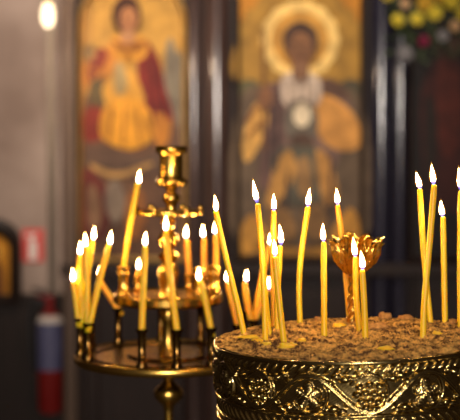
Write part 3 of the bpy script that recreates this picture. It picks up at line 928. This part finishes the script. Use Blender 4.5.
# ------------------------------------------------------------------ brass candle stand behind, two tiers
DS = 1.50
SC = P(168.5, 355, DS)
pxs = DS / F
def zs(py):  return Q(168.5, py, SC.y).z - SC.z       # height on the stand's axis over the lower tray
st = thing('candle_stand', 'two-tiered brass candle stand with ring of sockets, out of focus', 'candle stand', SC)
R1, R2 = 93 * pxs, 55 * pxs
zu = zs(297)
bm = bmesh.new()
add_lathe(bm, [(0, -.006), (R1 * .9, -.008), (R1 - .002, -.0075), (R1, -.004), (R1, .0005), (R1 - .002, .0022), (R1 - .005, .0012), (R1 * .86, .0004), (R1 * .84, .0026), (R1 * .80, .0026), (R1 * .78, .0002), (R1 * .45, 0), (R1 * .43, .003), (R1 * .38, .003), (.012, .001)], 96, caps=False)
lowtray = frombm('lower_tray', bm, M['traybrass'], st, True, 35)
bm = bmesh.new()
add_lathe(bm, [(R1 - .003, -.0078), (R1 - .0008, -.0072), (R1 + .0012, -.0050), (R1 + .0018, -.0022), (R1 + .0014, .0008), (R1, .0026), (R1 - .0022, .0032), (R1 - .0045, .0018), (R1 - .0046, -.002)], 96, caps=False)
frombm('rim', bm, M['brass'], lowtray, True, 50)
bm = bmesh.new()
add_lathe(bm, [(0, zu - .007), (R2 * .7, zu - .008), (R2 - .003, zu - .0075), (R2, zu - .004), (R2, zu + .003), (R2 - .002, zu + .005), (R2 - .006, zu + .002), (R2 * .7, zu + .001), (R2 * .68, zu + .004), (R2 * .62, zu + .004), (.012, zu + .001)], 80, caps=False)
uptray = frombm('upper_tray', bm, M['brass'], st, True, 35)
zp = zs(212)
bm = bmesh.new()
Rp = 33 * pxs
add_lathe(bm, [(.006, zp - .006), (Rp * .8, zp - .004), (Rp - .001, zp - .003), (Rp, zp - .001), (Rp, zp + .0015), (Rp - .001, zp + .003), (Rp * .9, zp + .002), (.008, zp + .004)], 64)
plate = frombm('drip_plate', bm, M['brass'], st, True, 35)
def prof_px(lst): return [(r * pxs, zs(y)) for y, r in lst]
bm = bmesh.new()
add_lathe(bm, prof_px([(470, 5), (446, 6), (440, 11), (434, 6), (428, 5), (412, 4.5), (405, 6), (402, 10), (397, 14), (391, 15), (387, 12), (384, 8), (380, 5), (376, 6), (373, 10), (369, 12)]), 40, caps=False)
frombm('lower_stem', bm, M['brass'], st, True, 50)
bm = bmesh.new()
add_lathe(bm, prof_px([(355, 12), (350, 9), (340, 6), (322, 6), (315, 9), (308, 6), (304, 10)]), 40)
frombm('middle_stem', bm, M['brass'], st, True, 50)
bm = bmesh.new()
add_lathe(bm, prof_px([(297, 12), (292, 9), (287, 8), (280, 9.5), (273, 11), (266, 9), (262, 6), (260, 8), (256, 11), (252, 8), (249, 5), (246, 8), (241, 11), (236, 10), (231, 6), (226, 5), (222, 8), (217, 6), (212, 6)]), 40)
frombm('upper_stem', bm, M['brass'], st, True, 50)
bm = bmesh.new()
add_lathe(bm, prof_px([(212, 7), (207, 5), (204, 6), (200, 9), (196, 9), (192, 5), (188, 6), (186.5, 9), (185.5, 14), (183, 16), (180, 16), (178.5, 14), (177, 12.3), (176, 12), (166, 12), (156, 12), (154.5, 12.3), (153, 14.5), (151, 16), (147, 16), (146, 15), (147, 11), (175, 10), (176, 0)]), 40, (3 * pxs, 0, 0), caps=False)
frombm('top_cup', bm, M['brass'], st, True, 50)
for k in range(6):
    a = 2 * PI * k / 6 + .12
    bm = bmesh.new()
    c = (Rp * .97 * math.cos(a), Rp * .97 * math.sin(a), zp)
    add_lathe(bm, [(0, -.004), (.003, -.003), (.0042, 0), (.003, .003), (.0045, .005), (.0025, .008), (0, .009)], 16, c)
    frombm('knob', bm, M['brass'], plate)
zf = -SC.z
bm = bmesh.new()
add_lathe(bm, [(5 * pxs, zs(470)), (.008, zf + .5), (.014, zf + .46), (.008, zf + .42), (.010, zf + .12), (.05, zf + .06), (.13, zf + .03), (.14, zf + .01), (.14, zf)], 48)
frombm('base', bm, M['brass'], st, True, 50)

def socket(ang, R, z0, h, r, prof, tray, mat):
    a = math.radians(ang) - PI / 2
    bm = bmesh.new()
    add_lathe(bm, [(q * r, z * h) for q, z in prof], 20, (R * math.cos(a), R * math.sin(a), z0), caps=False)
    frombm('socket', bm, M[mat], tray, True, 50)
    return SC + Vector((R * math.cos(a), R * math.sin(a), z0 + h))
PL = [(.5, 0), (.95, .04), (1.0, .12), (.7, .2), (.62, .24), (.9, .27), (.72, .30), (.70, .88), (1.0, .93), (1.05, 1.0), (.78, 1.0), (.62, .9), (.6, .5), (0, .5)]
PU = [(.6, 0), (1.05, .03), (1.1, .10), (.8, .16), (.74, .2), (.95, .24), (.80, .3), (.80, .70), (1.0, .76), (1.0, .80), (.85, .84), (1.0, .94), (1.0, 1.0), (.72, 1.0), (.6, .9), (.55, .6), (0, .6)]
low = {}
for a in (-82, -59, -140, -13.5, 8, 30, 52, 75, 98, 121, 160, -172, -112):
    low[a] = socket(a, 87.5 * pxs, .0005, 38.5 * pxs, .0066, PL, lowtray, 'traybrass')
upp = {}
for a in (-66, -135, 42, 78, 132, 156, -170):
    h = 31 if a in (-66, 78, 42) else 17
    upp[a] = socket(a, 47 * pxs, zu + .002, h * pxs, .0082 if h == 31 else .006, PU, uptray, 'brass')

RC = 0.0036
G2 = 'beeswax candles on the brass stand'
def at(px, py):  # stand candles whose foot is read off the photograph
    return (px, py)
def stc(sock, off, tp, fcn, label, wax='wax', rad=RC, flh=17, fdx=0.5):
    b = sock + Vector((off[0], off[1], -.002))
    d = depth_of(b)
    fx, fy = fcn
    return candle(b, tp, (fx + fdx, fy - flh * .48), (fx - fdx * .3, fy + flh * .5), rad, label, G2, wax, .009, fw=.80)
o_ = .0021
stc(low[-82], (-o_, -.001), (73.5, 283), (72.4, 275), 'shortest and leftmost candle of the bundle at the left of the brass stand', fdx=0)
stc(low[-82], (o_, .0025), (79.6, 256), (79.8, 248), 'upright candle second from left in the left bundle on the stand')
stc(low[-82], (o_, -.0028), (92.6, 241.5), (93.9, 233.4), 'tallest candle of the left bundle, leaning right on the stand')
stc(low[-59], (-o_ * .8, .0025), (86, 248.5), (85.2, 240), 'left-leaning candle in the middle of the left bundle', fdx=-.3)
stc(low[-59], (o_, -.002), (108.6, 246), (110.4, 238), 'right-leaning candle at the right of the left bundle', fdx=1)
stc(low[-140], (0, 0), (99.6, 281), (99.3, 273.5), 'short left-leaning candle behind the left bundle on the stand', 'oldwax')
stc(low[-13.5], (0, 0), (145.2, 247.5), (145.5, 239), 'upright candle at the front of the stand, left of its stem')
stc(low[8], (0, 0), (165.8, 232.5), (165.4, 223.5), 'tall candle at the front middle of the stand, crossing its stem', flh=19)
stc(low[30], (0, 0), (200.2, 282), (199.3, 274), 'short front candle on the stand, right of its stem', fdx=-.4)
stc(low[52], (0, 0), (227.6, 283.5), (226.5, 276), 'dim candle on the stand beside the leftmost sand candle, leaning left', 'oldwax', flh=14)
stc(low[75], (-.002, 0), (244.7, 284), (246, 275.5), 'dim candle on the stand just left of the sand cluster', 'oldwax', flh=15)
stc(low[98], (0, .001), (269.2, 247), (270.3, 239), 'right-leaning stand candle half hidden behind the sand cluster', 'oldwax', flh=15)
stc(low[75], (.0022, .002), (266.8, 291), (268.3, 283), 'short stand candle with its flame showing through the sand cluster', 'oldwax', flh=15)
stc(upp[-66], (0, 0), (137.5, 184.5), (139, 177), 'very long candle in the left cup of the upper tier', flh=17)
stc(upp[-135], (0, 0), (138.5, 272), (138.5, 264), 'small candle stub in the back left of the upper tier', 'oldwax', flh=13)
stc(upp[156], (0, 0), (186.5, 240.5), (186, 231.7), 'orange candle upright behind the stem on the upper tier', 'oldwax', flh=16)
stc(upp[132], (0, 0), (204.2, 239), (203.4, 231), 'orange left-leaning candle on the upper tier, right of the stem', 'oldwax', flh=15, fdx=-.3)
stc(upp[78], (.002, 0), (215.8, 236), (215, 227.6), 'orange candle on the upper tier, flame beside the leftmost sand candle', 'oldwax', flh=15)

# ------------------------------------------------------------------ light
def area(name, loc, rot, sx, sy, e, col):
    l = bpy.data.lights.new(name, 'AREA'); l.shape = 'RECTANGLE'; l.size = sx; l.size_y = sy; l.energy = e; l.color = col
    o = bpy.data.objects.new(name, l); COL.objects.link(o); o.location = loc; o.rotation_euler = rot
    return o
# daylight through the window behind the photographer
area('window_daylight', (wc, YF - .05, wz), (PI / 2, 0, 0), WX1 - WX0 - .1, WZ1 - WZ0 - .1, 150, (1.0, 0.88, 0.78))
# two added spots without fixtures, brightening the upper screen and wall
def spot(name, loc, to, e, cone, col):
    l = bpy.data.lights.new(name, 'SPOT'); l.energy = e; l.color = col; l.spot_size = math.radians(cone); l.spot_blend = 1.0; l.shadow_soft_size = .08
    o = bpy.data.objects.new(name, l); COL.objects.link(o); o.location = loc
    o.rotation_euler = (Vector(to) - Vector(loc)).to_track_quat('-Z', 'Y').to_euler()
spot('screen_fill_spot', (-0.1, 2.5, 3.7), (.06, YI, 1.66), 275, 36, (1.0, .91, .76))
spot('wall_fill_spot', (-0.9, 2.5, 3.7), (-.72, YI, 1.84), 290, 31, (1.0, .88, .78))
l = bpy.data.lights.new('pendant_glow', 'POINT'); l.energy = 5; l.color = (1.0, .72, .46); l.shadow_soft_size = .03
o = bpy.data.objects.new('pendant_glow', l); COL.objects.link(o); o.location = (lc.x, YL, lc.z - .08)
w = bpy.data.worlds.new('world'); S.world = w; w.use_nodes = True
w.node_tree.nodes['Background'].inputs[0].default_value = (0.6, 0.7, 0.9, 1)
w.node_tree.nodes['Background'].inputs[1].default_value = 0.3
